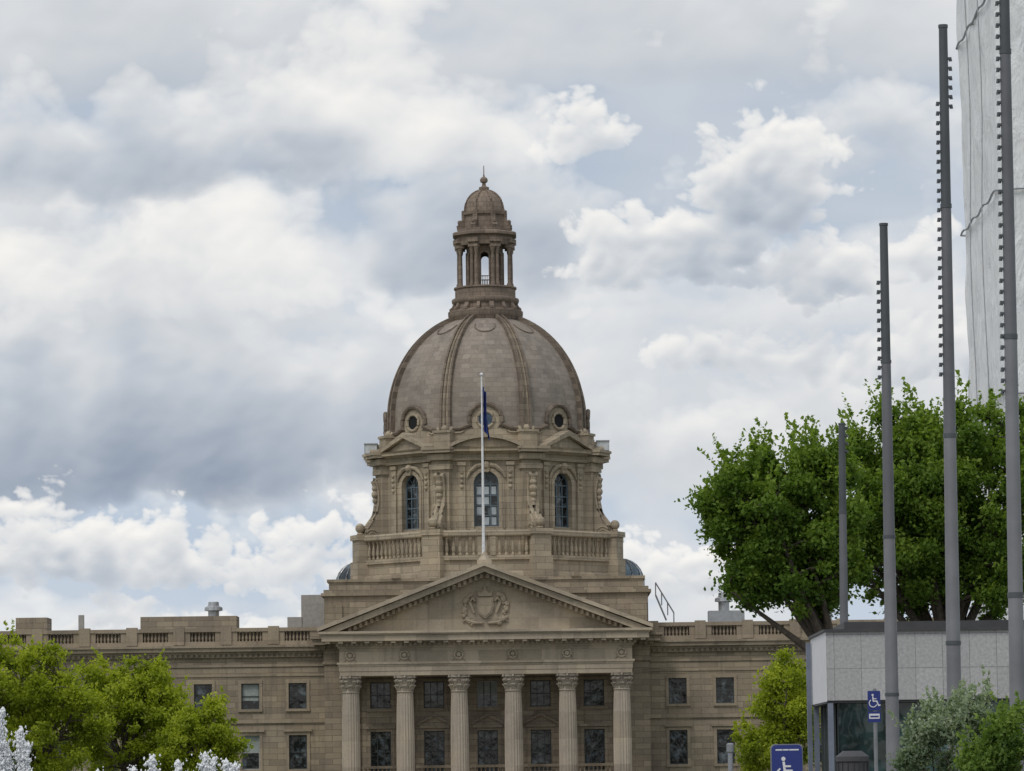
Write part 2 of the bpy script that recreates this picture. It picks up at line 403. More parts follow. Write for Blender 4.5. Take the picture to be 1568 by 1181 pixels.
ca.prism([(-.5, cz+.85), (.5, cz+.85), (.62, cz+1.3), (.3, cz+1.1), (0, cz+1.45), (-.3, cz+1.1), (-.62, cz+1.3)], yf-.2, yf+.02)
ca.ball((0, yf-.12, cz+1.5), .14)
for ss in (-1, 1):
    for k in range(30):
        t = k/29; ang = -1.35+t*2.5
        px_ = ss*(1.15+.25*math.cos(ang*1.3))*(.78+.38*math.cos(ang)); pz = cz-.1+1.2*math.sin(ang)
        ca.ball((px_+random.uniform(-.14, .14), yf-.06, pz+random.uniform(-.12, .12)), random.uniform(.1, .22), 7)
    ca.tube([(ss*.2, yf-.1, cz-1.2), (ss*.9, yf-.12, cz-1.15), (ss*1.5, yf-.12, cz-.9), (ss*1.75, yf-.1, cz-1.1)], [.12, .13, .12, .04], 6)
    ca.tube([(ss*.75, yf-.1, cz+.5), (ss*1.0, yf-.2, cz+.75), (ss*1.15, yf-.15, cz+.4), (ss*.85, yf-.15, cz-.4)], [.12, .16, .15, .1], 6)
ca.obj("coat_of_arms", [STONE_L], B)

# ---------------- dome base + balustrade
db = MB(); 
db.oct([(10.9, 16.0), (10.9, 16.9), (10.6, 16.95), (10.6, 17.3), (10.3, 17.4), (10.3, 18.3), (10.5, 18.35), (10.5, 18.7), (8.6, 18.72)])
db.oct([(10.58, 20.2), (10.66, 20.3), (10.66, 20.6), (10.58, 20.7), (10.02, 20.7), (10.02, 20.2)], closed=True)
for k in range(8):
    db.xf = rot(k*pi/4)
    balusters(db, -3.45, -.75 if k % 2 == 0 else 0, -10.3, 18.72, 20.2, .46, 1.25); balusters(db, .75 if k % 2 == 0 else 0, 3.45, -10.3, 18.72, 20.2, .46, 1.25)
    if k % 2 == 0:
        db.box(-.72, -.3, -10.56, -10.05, 18.7, 20.21); db.box(.3, .72, -10.56, -10.05, 18.7, 20.21)
        db.lathe([(r*1.25, 18.72+t*1.48) for r, t in BAL], 8, 0, -10.3, 0, 0, caps=False)
    db.xf = rot(pi/8+k*pi/4)
    db.box(-.85, .85, -11.75, -10.2, 16.9, 18.6); db.box(-.75, .75, -11.6, -10.2, 18.6, 20.35); db.box(-.88, .88, -11.75, -10.1, 20.35, 20.78)
    db.lathe([(.2, 20.78), (.28, 20.9), (.2, 21.0)], 10, 0, -11.2)
    db.ball((0, -11.2, 21.35), .4)
    db.xf = None
db.obj("dome_balustrade", [DRUM], B)

# ---------------- drum
dr = MB(); dt = MB(); dw = MB()
HA = 8.6; hwf = HA*math.tan(pi/8)
for k in range(8):
    for b_ in (dr, dt, dw): b_.xf = rot(k*pi/4)
    dr.arch_panel(-hwf, hwf, 18.6, 26.6, 1.0, 24.55, 21.1, -HA, .5)
    dt.arch_band(1.0, .3, 24.55, 20.9, -HA-.16, -HA+.02); dt.arch_band(1.3, .16, 24.55, 20.9, -HA-.08, -HA+.02)
    dt.prism([(-.22, 25.45), (.22, 25.45), (.34, 26.1), (-.34, 26.1)], -HA-.34, -HA)
    dt.ball((0, -HA-.25, 26.0), .33, 10)
    for ss in (-1, 1):
        dt.tube([(ss*.3, -HA-.2, 26.05), (ss*.8, -HA-.2, 25.95), (ss*1.3, -HA-.18, 25.5), (ss*1.55, -HA-.15, 25.0)], [.16, .18, .15, .06], 6)
        dt.box(ss*1.95-.27, ss*1.95+.27, -HA-.17, -HA+.02, 20.9, 26.0); dt.box(ss*1.95-.34, ss*1.95+.34, -HA-.26, -HA+.02, 26.0, 26.3)
        for zz in (25.5, 25.1, 24.7, 24.3): dt.ball((ss*1.95, -HA-.18, zz), .17, 7)
        dt.box(ss*1.95-.32, ss*1.95+.32, -HA-.24, -HA+.02, 20.5, 20.9)
    dt.box(-1.35, 1.35, -HA-.3, -HA+.02, 20.72, 20.898)
    dw.arch_fill(1.0, 24.55, 21.1, -HA+.4, 0)
    dw.arch_band(.86, .14, 24.55, 21.1, -HA+.3, -HA+.39, 1)
    for u in (-.33, .33): dw.box(u-.05, u+.05, -HA+.32, -HA+.39, 21.1, 24.5, 1)
    for zz in (21.15, 22.0, 22.8, 23.6, 24.5): dw.box(-.87, .87, -HA+.31, -HA+.395, zz-.045, zz+.045, 1)
    for a in (50, 90, 130):
        a = math.radians(a); dw.tube([(0, -HA+.35, 24.55), (.9*math.cos(a), -HA+.35, 24.55+.9*math.sin(a))], .035, 4, 1)
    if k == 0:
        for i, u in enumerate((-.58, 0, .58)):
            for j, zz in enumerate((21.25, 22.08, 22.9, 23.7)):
                if (i*3+j*5) % 4: dw.box(u-.2, u+.2, -HA+.385, -HA+.397, zz, zz+.62, 2)  # pale panels paint in the sky brightness of the panes
    if k % 2:
        dt.prism([(-2.3, 27.42), (2.3, 27.42), (0, 28.45)], -HA-.55, -HA+1.0)
        for ss in (-1, 1): dt.prism([(ss*2.6, 27.43), (ss*2.6, 27.66), (0, 28.9), (0, 28.46)], -HA-.95, -HA+1.2)
    else:
        seg = 12; h0 = 27.43
        arc = [(-2.9+5.8*i/seg, h0+.12+ .80*(1-((-2.9+5.8*i/seg)/2.9)**2)) for i in range(seg+1)]
        dt.prism([(-2.8, h0)]+[(a*.97, z-.15) for a, z in arc]+[(2.8, h0)], -HA-.5, -HA+1)
        for i in range(seg):
            a, b2 = arc[i], arc[i+1]
            dt.prism([(a[0], a[1]-.14), (b2[0], b2[1]-.14), (b2[0], b2[1]+.14), (a[0], a[1]+.14)], -HA-.95, -HA+1.2)
    for b_ in (dr, dt): b_.xf = rot(pi/8+k*pi/4)
    dt.box(-.75, .75, -9.55, -8.6, 18.6, 26.4)
    dt.box(-.9, .9, -9.75, -8.6, 25.7, 26.1)
    prof = [(9.3, 25.4), (9.85, 25.4), (9.98, 25.15), (9.85, 24.8), (9.75, 24.2), (9.75, 23.5), (9.9, 22.7), (10.25, 22.0), (10.75, 21.3), (10.95, 20.8), (10.9, 20.2), (10.5, 19.8), (10.2, 18.6), (9.3, 18.6)]
    dt.rprism(prof, .42)
    for ss in (-1, 1):
        for R_, w_ in ((.62, .1), (.38, .1), (.16, .12)):
            pts = [(ss*.42, -(10.3+R_*math.cos(t)), 20.6+R_*math.sin(t)) for t in [i*pi/8 for i in range(17)]]
            dt.tube(pts, w_*.8, 6, caps=False)
        pts = [(ss*.40, -p[0]+.04, p[1]) for p in prof[1:11]]; dt.tube(pts, .1, 6)
    pts = [(0, -p[0]-.02, p[1]) for p in prof[1:11]]; dt.tube(pts, [.2, .24, .22, .16, .14, .14, .16, .2, .26, .22], 8)
    for zz, rr in ((24.6, .3), (24.1, .34), (23.6, .26), (23.15, .18)): dt.ball((0, -9.85, zz), rr, 8)
for b_ in (dr, dt, dw): b_.xf = None
dt.oct([(8.7, 26.4), (8.95, 26.42), (8.95, 26.62), (8.8, 26.64), (8.8, 26.9), (9.05, 26.95), (9.1, 27.08), (9.5, 27.12), (9.5, 27.3), (9.62, 27.42), (8.3, 27.45)])
for k in range(8):
    dt.xf = rot(pi/8+k*pi/4)
    dt.box(-1.0, 1.0, -9.95, -8.6, 26.45, 26.93); dt.box(-1.2, 1.2, -10.4, -8.6, 27.0, 27.25); dt.box(-1.28, 1.28, -10.5, -8.5, 27.25, 27.46)
    dt.box(-.7, .7, -9.2, -8.0, 27.46, 28.7); dt.box(-.8, .8, -9.3, -8.0, 28.7, 28.9)
    dt.xf = None
dr.obj("drum_walls", [DRUM], B, smooth=False); dt.obj("drum_ornament", [DRUM], B)
dw.obj("drum_windows", [GLASS, plain("bronze_frame", (.10, .14, .17), .5), plain("sky_bright_pane", (.42, .47, .50), .3)], B)
# translucent floodlight housings on the cornice
fh = MB()
for ss in (-1, 1):
    fh.box(ss*9.5-.5, ss*9.5+.5, 319.5, 321.2, 27.6, 28.35, 0)
    for xx in (-.52, .48): fh.box(ss*9.5+xx, ss*9.5+xx+.04, 319.46, 319.5, 27.47, 28.4, 1)
    fh.box(ss*9.5-.55, ss*9.5+.55, 319.4, 321.3, 28.352, 28.42, 1)
fh.obj("floodlight_housings", [plain("pale_polycarbonate", (.55, .58, .60), .4), METAL], B, smooth=False)

# ---------------- dome
RD, ZD, HD = 8.25, 30.3, 8.8
def domeR(z):
    if z <= ZD: return RD+.03*(ZD-z)
    return RD*math.sqrt(max(0, 1-((z-ZD)/HD)**2))
dm = MB()
prof = [(domeR(29.0), 29.0), (RD, ZD)]
for i in range(1, 33):
    t = (i/32)*math.asin(.95); prof.append((RD*math.cos(t), ZD+HD*math.sin(t)))
dm.lathe(prof, 96, 0, CY, 0, 0)
dm.obj("dome_shell", [TILE], B, sharp=60)
dn = MB()
dn.lathe([(8.55, 27.4), (8.55, 27.8), (8.42, 27.85), (8.36, 29.0), (8.36, 29.02), (8.2, 29.05)], 96, 0, CY, 0, 0, caps=False)
def on(phi, z, off): r = domeR(z)+off; return (r*math.sin(phi), -r*math.cos(phi), z)
for k in range(8):
    dn.xf = rot(k*pi/4)
    OZ = 29.75
    nr, na = 5, 24; vs = []; fs = []
    for i in range(nr+1):
        for j in range(na):
            rr = .52+(1.2-.52)*i/nr; a = 2*pi*j/na
            vs.append(on(rr*math.cos(a)/RD, OZ+rr*math.sin(a), .06))
    for i in range(nr):
        for j in range(na): fs.append((i*na+j, i*na+(j+1) % na, (i+1)*na+(j+1) % na, (i+1)*na+j))
    dn.add(vs, fs)
    dn.tube([on(.66*math.cos(2*pi*j/20)/RD, OZ+.66*math.sin(2*pi*j/20), .1) for j in range(21)], .13, 7, caps=False)
    vs = [on(0, OZ, .07)]+[on(.57*math.cos(2*pi*j/20)/RD, OZ+.57*math.sin(2*pi*j/20), .07) for j in range(20)]
    dn.add(vs, [(0, 1+j, 1+(j+1) % 20) for j in range(20)], 1 if k else 3)
    path = []
    for i in range(7): path.append(on(math.radians(-21+i*1.8), 29.05+(.0 if i < 5 else .12*(i-4)), .14))
    for i in range(15):
        a = math.radians(200-220*i/14)
        path.append(on(1.3*math.cos(a)/RD, OZ+1.3*math.sin(a), .14))
    for i in range(7): path.append(on(math.radians(10.2+i*1.8), 29.05+(.12*(2-i) if i < 2 else 0), .14))
    dn.tube(path, .19, 7, 2)
    dn.tube([Vector(p)+Vector((0, 0, -.34)) for p in path[:6]], .08, 6); dn.tube([Vector(p)+Vector((0, 0, -.34)) for p in path[-6:]], .08, 6)
    dn.tube([on(math.radians(11*math.cos(pi*i/10)), 37.95-.75*math.sin(pi*i/10), .04) for i in range(11)], .07, 5, 2)
    dn.xf = rot(pi/8+k*pi/4)
    zs = [29.0, 29.5, ZD]+[ZD+HD*math.sin((i/20)*math.asin(.945)) for i in range(1, 21)]
    for (o0, w0, w1, hh, mi_) in ((0, .46, .25, .2, 0), (-.38, .1, .07, .36, 2), (.38, .1, .07, .36, 2), (0, .06, .045, .28, 2)):
        vs = []; fs = []
        for i, z in enumerate(zs):
            t = i/(len(zs)-1); w = w0+(w1-w0)*t; c = o0*(1-.42*t); r = domeR(z)
            nrm = Vector((0, -r/RD**2, (z-ZD)/HD**2 if z > ZD else 0)).normalized()
            pc = Vector((0, -r, z)); 
            for (du, dh) in ((-w, -.1), (-w, hh), (w, hh), (w, -.1)):
                q = pc+nrm*dh; vs.append((c+du, q.y, q.z))
        for i in range(len(zs)-1):
            for j in range(3): fs.append((i*4+j, i*4+j+1, (i+1)*4+j+1, (i+1)*4+j))
        fs.append((0, 1, 2, 3)); dn.add(vs, fs, mi_)
    dn.tube([(-.6, -8.5, 29.15), (-.5, -8.72, 28.75), (0, -8.8, 28.6), (.5, -8.72, 28.75), (.6, -8.5, 29.15)], .16, 7)
    dn.ball((0, -8.6, 29.05), .3, 8)
dn.xf = None
OC = plain("oculus_dark_disc", (.008, .009, .01), .95)  # black disc paints the darkness of the hole; the shell is not cut
dn.obj("dome_ribs_and_oculi", [DRUM, OC, STONE_D, plain("oculus_blue_glass", (.05, .08, .13), .3, var=.6, scale=4)], B)

# ---------------- lantern
la = MB()
la.lathe([(2.75, 38.3), (2.85, 38.6), (3.05, 38.85), (3.1, 39.1), (3.1, 39.35), (2.85, 39.42), (2.6, 39.5), (2.55, 39.9), (2.75, 40.1), (2.8, 40.3), (2.75, 40.42), (2.5, 40.5), (2.5, 41.2), (2.6, 41.25), (2.6, 41.38), (1.0, 41.4)], 48, 0, CY)
for k in range(16):
    la.xf = rot(pi/16+k*pi/8)
    la.rprism([(2.5, 39.4), (3.0, 39.42), (3.0, 39.6), (2.8, 39.75), (2.62, 40.2), (2.5, 40.2)], .14 if k % 2 else .2)
la.xf = None
LA = 1.5; lw = LA*math.tan(pi/8)
for k in range(8):
    la.xf = rot(k*pi/4)
    la.arch_panel(-lw, lw, 41.38, 44.9, .33, 43.9, 41.5, -LA, .25, seg=8)
    la.arch_band(.33, .09, 43.9, 41.5, -LA-.08, -LA+.02)
    la.box(-.32, .32, -LA+.1, -LA+.15, 42.2, 42.28)
    for u in (-.2, -.07, .07, .2): la.box(u-.02, u+.02, -LA+.1, -LA+.15, 41.5, 42.2)
    la.xf = rot(pi/8+k*pi/4)
    for u in (-.2, .2):
        la.lathe([(.2, 41.38), (.2, 41.6), (.14, 41.66), (.14, 43), (.12, 44.2), (.19, 44.35), (.21, 44.6)], 12, u, -2.26)
    la.box(-.42, .42, -2.52, -1.95, 44.58, 44.82)
    la.box(-.5, .5, -2.62, -1.5, 44.98, 45.32)
    la.rprism([(1.6, 46.2), (2.35, 46.2), (2.42, 46.45), (2.2, 46.7), (1.95, 47.0), (1.95, 47.3), (1.6, 47.4)], .2)
    la.ball((0, -2.2, 46.75), .2, 8)
    la.box(-.2, .2, -1.95, -1.5, 47.3, 47.75)
la.xf = None
la.oct([(1.2, 44.8), (2.25, 44.82), (2.3, 45.0), (2.3, 45.5), (2.42, 45.55), (2.62, 45.65), (2.62, 45.85), (2.45, 45.95), (2.2, 46.0), (2.2, 46.2), (1.75, 46.22), (1.7, 47.3), (1.85, 47.4), (1.88, 47.6), (1.5, 47.65)])
prof = [(1.72, 47.6), (1.72, 47.8)]+[(1.68*math.cos(t), 47.8+1.75*math.sin(t)) for t in [i*1.35/10 for i in range(1, 11)]]
prof += [(.42, 49.65), (.42, 49.8), (.18, 49.9), (.14, 50.15), (.3, 50.25), (.33, 50.43), (.25, 50.6), (.08, 50.7), (.04, 50.95), (.035, 51.6), (.001, 51.65)]
la.lathe(prof, 32, 0, CY)
for k in range(8):
    la.xf = rot(pi/8+k*pi/4)
    la.tube([(0, -1.74*math.cos(t), 47.8+1.8*math.sin(t)) for t in [i*1.3/8 for i in range(9)]], .07, 5)
la.xf = None
la.obj("dome_lantern", [LANT], B, sharp=40)
sd = MB()
for ss in (-1, 1):
    cx = ss*11.0
    sd.lathe([(1.95, 16.5), (1.95, 17.3), (2.0, 17.35)], 24, cx, 327, 0, 1)
    sd.lathe([(1.8*math.cos(t), 17.3+1.75*math.sin(t)) for t in [i*pi/2/8 for i in range(9)]], 24, cx, 327, 0, 0, caps=False)
    for k in range(12):
        a = k*pi/6; sd.tube([(cx+1.83*math.cos(t)*math.cos(a), 327+1.83*math.cos(t)*math.sin(a), 17.3+1.78*math.sin(t)) for t in [i*pi/2/6 for i in range(7)]], .05, 4, 1)
sd.obj("corner_cupolas", [GLASS_B, METAL], B)

# ---------------- roof equipment
re = MB()
def rbox(px0, px1, py0, d, zb=11.7, mi=0, dep=3):
    a = S(px0, py0, d); b_ = S(px1, py0, d); re.box(a.x, b_.x, d, d+dep, zb, (a.z+b_.z)/2, mi)
rbox(461, 497, 911, 318, mi=0); rbox(215, 362, 944, 316, mi=1); rbox(24, 72, 946, 316, mi=1); rbox(120, 128, 942, 314, dep=.5)
rbox(440, 462, 945, 315, mi=0, dep=1)
for px, py, d in ((327, 922, 317), (1108, 908, 317), (1265, 925, 318)):
    p = S(px, py, d); z1 = p.z
    re.lathe([(.45, 11.7), (.45, z1-.75), (.75, z1-.7), (.72, z1-.45), (.45, z1-.3), (.42, z1)], 14, p.x, p.y, 0, 2)
rbox(1085, 1140, 935, 315, mi=2, dep=2)
a = S(1000, 892, 309); b_ = S(1032, 938, 309)
for off in (0, 1.0):
    re.tube([(a.x+.2, 309+off*.8, a.z), (b_.x, 309+off*.8, b_.z)], .04, 5, 2); re.tube([(a.x+.2, 309+off*.8, a.z-1.0), (b_.x-.6, 309+off*.8, b_.z-.6)], .06, 5, 2)
    for t in (0, .33, .66, 1): 
        x = a.x+.2+(b_.x-a.x-.2)*t; z = a.z+(b_.z-a.z)*t; re.tube([(x, 309+off*.8, z-1.0), (x, 309+off*.8, z)], .035, 4, 2)
re.obj("roof_equipment", [plain("penthouse_stucco", (.36, .34, .31), .9), STONE, METAL], B, smooth=False)

# ================================================================== FLAGPOLE + FLAG
FP = empty("flagpole", (0, 299, 17.6)); fp = MB()
fx = -.05
fp.lathe([(.14, 17.5), (.14, 18.2), (.11, 20), (.085, 26), (.06, 31.7), (.06, 31.75)], 12, fx, 299); fp.ball((fx, 299, 31.88), .15)
fp.obj("pole", [plain("white_painted_pole", (.75, .75, .76), .4)], FP)
fl = MB(); nu, nv = 14, 20; vs = []; fs = []
for j in range(nv+1):
    for i in range(nu+1):
        u = i/nu; v = j/nv
        x = fx+.08+.28*u*(1+.8*v*v)+.07*math.sin(u*11+v*2); y = 299+.2*math.sin(u*15+v*1.2)*(.4+u)
        z = 30.9-3.4*v-.8*u*u+.05*math.sin(u*9)
        vs.append((x, y, z))
for j in range(nv):
    for i in range(nu): fs.append((j*(nu+1)+i, j*(nu+1)+i+1, (j+1)*(nu+1)+i+1, (j+1)*(nu+1)+i))
fl.add(vs, fs); fl.obj("flag", [plain("blue_flag_cloth", (.035, .06, .24), .7, var=.5, scale=1.5)], FP)

# ================================================================== GROUND
def sheet(name, x0, x1, y0, y1, z, m):
    b_ = MB(); b_.add([(x0, y0, z), (x1, y0, z), (x1, y1, z), (x0, y1, z)], [(0, 1, 2, 3)]); return b_.obj(name, [m], smooth=False)
sheet("ground", -9000, 9000, -3000, 9500, 0, plain("grass_lawn", (.06, .09, .03), .95, var=.35, scale=1.2, bump=.4))
pav = stone("concrete_paving", (.32, .31, .29), bw=1.2, bh=1.2, blockvar=.1, dark=.2)
sheet("plaza_pavement", -26, 34, -15, 296, .004, pav)

# ================================================================== TREES
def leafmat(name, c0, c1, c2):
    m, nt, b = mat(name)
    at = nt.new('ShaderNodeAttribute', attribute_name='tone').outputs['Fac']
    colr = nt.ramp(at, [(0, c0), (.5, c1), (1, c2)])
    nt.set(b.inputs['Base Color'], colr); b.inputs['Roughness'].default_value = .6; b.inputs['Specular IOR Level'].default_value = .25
    tr = nt.new('ShaderNodeBsdfTranslucent'); nt.set(tr.inputs[0], nt.mix(1, colr, (1.5, 1.6, .8, 1), 'MULTIPLY'))
    mx = nt.new('ShaderNodeMixShader'); mx.inputs[0].default_value = .42
    nt.l.new(b.outputs[0], mx.inputs[1]); nt.l.new(tr.outputs[0], mx.inputs[2])
    nt.l.new(mx.outputs[0], nt.n['Material Output'].inputs[0])
    return m
BARK = plain("bark", (.085, .07, .055), .95, var=.4, scale=9, bump=.6)
def leaves(name, P, T, size, m, parent, elong=1.7):
    n = len(P)
    d1 = rng.normal(size=(n, 3)); d1 /= np.linalg.norm(d1, axis=1)[:, None]
    r = rng.normal(size=(n, 3)); d2 = np.cross(d1, r); d2 /= np.linalg.norm(d2, axis=1)[:, None]
    nrm = np.cross(d1, d2)
    sz = size*rng.uniform(.6, 1.3, n)[:, None]
    a = d1*sz*elong*.5; b = d2*sz*.5; c = nrm*sz*.15
    V = np.stack([P-a, P+b+c, P+a, P-b+c], 1).reshape(-1, 3)
    me = bpy.data.meshes.new(name)
    me.vertices.add(n*4); me.vertices.foreach_set('co', V.astype(np.float32).ravel())
    me.loops.add(n*4); me.loops.foreach_set('vertex_index', np.arange(n*4, dtype=np.int32))
    me.polygons.add(n); me.polygons.foreach_set('loop_start', np.arange(0, n*4, 4, dtype=np.int32)); me.polygons.foreach_set('loop_total', np.full(n, 4, dtype=np.int32))
    me.update(calc_edges=True)
    at = me.attributes.new('tone', 'FLOAT', 'FACE'); at.data.foreach_set('value', np.clip(T, 0, 1).astype(np.float32))
    me.materials.append(m)
    ob = bpy.data.objects.new(name, me); scene.collection.objects.link(ob)
    ob.parent = parent; ob.matrix_parent_inverse = Matrix.Translation(parent.location).inverted()
def make_tree(name, base, trunk_h, trunk_r, envs, ncl, clr, nleaf, leaf, m, shoots=0, shoot_len=1.0, flat=.75, nlimb=9, twist=.28):
    bx, by = base; root = empty(name, (bx, by, 0))
    vol = np.array([e[3]*e[4]*e[5] for e in envs]); vol = vol/vol.sum()
    C = []
    while len(C) < ncl:
        e = envs[rng.choice(len(envs), p=vol)]
        d = rng.normal(size=3); d /= np.linalg.norm(d); rr = rng.uniform(0.05, 1)**(1/2.4)
        C.append((e[0]+d[0]*rr*e[3], e[1]+d[1]*rr*e[4], e[2]+d[2]*rr*e[5]))
    C = np.array(C); R = clr*rng.uniform(.45, 1.4, ncl)
    tone = rng.uniform(.1, .9, ncl)
    w = R**2.2; w /= w.sum(); idx = rng.choice(ncl, nleaf, p=w)
    d = rng.normal(size=(nleaf, 3)); d /= np.linalg.norm(d, axis=1)[:, None]
    rr = rng.uniform(0, 1, nleaf)**(1/1.8)*(1+.38*rng.normal(size=nleaf))
    P = C[idx]+d*(rr*R[idx])[:, None]*np.array([1, 1, flat])
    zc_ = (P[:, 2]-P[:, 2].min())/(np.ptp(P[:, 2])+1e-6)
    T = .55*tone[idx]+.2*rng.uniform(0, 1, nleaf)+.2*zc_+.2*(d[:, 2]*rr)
    if shoots:
        top = C[np.argsort(C[:, 2]+.5*np.abs(C[:, 0]-C[:, 0].mean())+rng.normal(size=ncl)*.6)[-max(10, int(ncl*.6)):]]
        PS = []; TS = []
        for i in range(shoots):
            c = top[rng.integers(len(top))]; L = shoot_len*rng.uniform(.5, 1.3); k = int(2.6*L/leaf)+8
            t = rng.uniform(0, 1, k); lean = rng.normal(size=2)*twist+np.array([np.sign(c[0]-bx)*.18, 0])
            q = np.stack([c[0]+lean[0]*L*t+rng.normal(size=k)*.09*(1.2-t)*L, c[1]+lean[1]*L*t+rng.normal(size=k)*.09*L, c[2]+.2*L+L*t], 1)
            PS.append(q); TS.append(.45+.5*rng.uniform(0, 1, k))
        P = np.vstack([P]+PS); T = np.concatenate([T]+TS)
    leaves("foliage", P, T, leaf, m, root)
    b_ = MB(); top = Vector((bx+rng.normal()*.15, by, trunk_h))
    b_.tube([(bx, by, -.1), (bx, by, .25), (bx+.05, by, trunk_h*.5), top], [trunk_r*1.5, trunk_r*1.1, trunk_r*.9, trunk_r*.8], 10)
    samples = []
    for i in rng.choice(ncl, min(nlimb, ncl), replace=False):
        e = Vector(C[i]); mid = top.lerp(e, .5)+Vector((rng.normal()*.3, rng.normal()*.3, abs(rng.normal())*.4))
        pts = []
        for k in range(7):
            t = k/6; pts.append(top*(1-t)**2+mid*2*t*(1-t)+e*t*t)
        b_.tube(pts, [trunk_r*.62*(1-.85*k/6) for k in range(7)], 6); samples += [(p, trunk_r*.62*(1-.85*k/6)) for k, p in enumerate(pts)]
    for c in C:
        c = Vector(c); p, r0 = min(samples, key=lambda s_: (s_[0]-c).length+max(0, s_[0].z-c.z)*1.5)
        mid = p.lerp(c, .5)+Vector((0, 0, .1)); b_.tube([p, mid, c], [min(r0, trunk_r*.18), trunk_r*.12, trunk_r*.05], 4)
    b_.obj("trunk_and_limbs", [BARK], root, sharp=80)
    return root
def env(px, py, d, rx, rz, ry=None):
    p = S(px, py, d); k = d/F; return (p.x, p.y, p.z, rx*k, (ry or rx)*k, rz*k)
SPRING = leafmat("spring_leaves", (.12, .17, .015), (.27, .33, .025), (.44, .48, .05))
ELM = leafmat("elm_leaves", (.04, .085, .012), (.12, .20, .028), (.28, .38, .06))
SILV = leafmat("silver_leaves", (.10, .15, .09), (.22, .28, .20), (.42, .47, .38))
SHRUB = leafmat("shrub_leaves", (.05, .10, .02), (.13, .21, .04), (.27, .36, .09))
def tr(name, px, d, *a, **k):
    p = S(px, 1100, d); return make_tree(name, (p.x, p.y), *a, **k)
tr("maple_tree", 45, 185, 2.2, .2, [env(20, 1045, 185, 110, 66), env(60, 1125, 185, 110, 80), env(100, 1070, 185, 60, 50)], 230, .5, 46000, .11, SPRING, shoots=90, shoot_len=.7, nlimb=14)
tr("maple_tree", 190, 192, 2.0, .18, [env(185, 1065, 192, 88, 62), env(215, 1125, 192, 105, 80), env(250, 1080, 192, 45, 50)], 230, .5, 44000, .11, SPRING, shoots=90, shoot_len=.7, nlimb=14)
tr("maple_tree", 315, 188, 1.8, .15, [env(320, 1110, 188, 44, 46), env(305, 1145, 188, 66, 62)], 120, .42, 22000, .105, SPRING, shoots=50, shoot_len=.55)
tr("maple_tree", 1195, 200, 2.0, .16, [env(1210, 1060, 200, 50, 60), env(1190, 1125, 200, 68, 78)], 130, .5, 28000, .115, SPRING, shoots=50, shoot_len=.6)
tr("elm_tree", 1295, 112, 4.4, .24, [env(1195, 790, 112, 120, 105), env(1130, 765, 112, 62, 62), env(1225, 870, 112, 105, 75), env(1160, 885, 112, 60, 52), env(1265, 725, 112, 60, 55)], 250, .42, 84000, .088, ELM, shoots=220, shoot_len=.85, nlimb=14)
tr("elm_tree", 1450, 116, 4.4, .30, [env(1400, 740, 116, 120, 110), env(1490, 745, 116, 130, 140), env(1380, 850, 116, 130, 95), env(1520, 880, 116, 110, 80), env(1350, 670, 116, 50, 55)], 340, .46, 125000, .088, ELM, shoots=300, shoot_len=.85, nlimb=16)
tr("silver_shrub", 1440, 66, .3, .04, [env(1435, 1130, 66, 48, 52), env(1490, 1110, 67, 45, 55), env(1400, 1165, 66, 36, 40)], 70, .17, 12000, .045, SILV, shoots=130, shoot_len=.38)
tr("green_shrub", 1540, 62, .3, .04, [env(1545, 1140, 62, 55, 45), env(1500, 1175, 62, 45, 26)], 50, .17, 9000, .045, SHRUB, shoots=70, shoot_len=.34)

# ================================================================== SHEETED BUILDING
WB = empty("sheeted_building", (35, 205, 0))
m, nt, b = mat("white_sheeting")
tc = nt.new('ShaderNodeTexCoord').outputs['Object']
n = nt.noise(nt.vm('MULTIPLY', tc, (1, 1, .25)), .8, 4, .6)
nt.set(b.inputs['Base Color'], nt.ramp(n, [(.3, (.78, .80, .83)), (.7, (.88, .89, .90))])); b.inputs['Roughness'].default_value = .6
bp = nt.new('ShaderNodeBump'); bp.inputs['Strength'].default_value = .8; bp.inputs['Distance'].default_value = .4
nt.set(bp.inputs['Height'], nt.noise(nt.vm('MULTIPLY', tc, (1, 1, .35)), 1.1, 4, .6, dist=.6)); nt.l.new(bp.outputs[0], b.inputs['Normal'])
SHEET = m
wb = MB(); x0 = S(1535, 500, 195).x; X1 = x0+26; Y0, Y1 = 195.0, 211.5
ring = [(x0+(X1-x0)*i/30, Y0) for i in range(30)]+[(X1, Y0+(Y1-Y0)*i/24) for i in range(24)]+[(X1-(X1-x0)*i/30, Y1) for i in range(30)]+[(x0, Y1-(Y1-Y0)*i/24) for i in range(24)]
nz = 90; ZT = 49; vs = []; fs = []; nR = len(ring)
for j in range(nz+1):
    z = ZT*j/nz
    for (x, y) in ring:
        tens = abs(math.sin(pi*((z+1.5) % 9.7)/9.7))
        dxy = mn.noise(Vector((x*.35, y*.35, z*.12)))*.2*tens+mn.noise(Vector((x*.9, y*.9, z*.5+9)))*.12
        vs.append((x-dxy if x < X1 else x+dxy, y-dxy*(1 if y < 203 else -1)*.8, z))
for j in range(nz):
    for i in range(nR): fs.append((j*nR+i, j*nR+(i+1) % nR, (j+1)*nR+(i+1) % nR, (j+1)*nR+i))
fs.append([nz*nR+i for i in range(nR)])
wb.add(vs, fs); wb.obj("sheeting", [SHEET], WB, sharp=60)
sb = MB()
for zz in (10, 20.0, 30.3, 40.6):
    pts = [(x+(-.16 if x <= x0+.01 else .16 if x >= X1-.01 else 0), y+(-.16 if y <= Y0+.01 else .16 if y >= Y1-.01 else 0), zz+.1*math.sin(i*.9)) for i, (x, y) in enumerate(ring)]
    sb.tube(pts+[pts[0]], .06, 5)
for yy in (200.5, 206):
    sb.tube([(x0-.2+.08*math.sin(i*.8), yy, i*ZT/24) for i in range(25)], .03, 4)
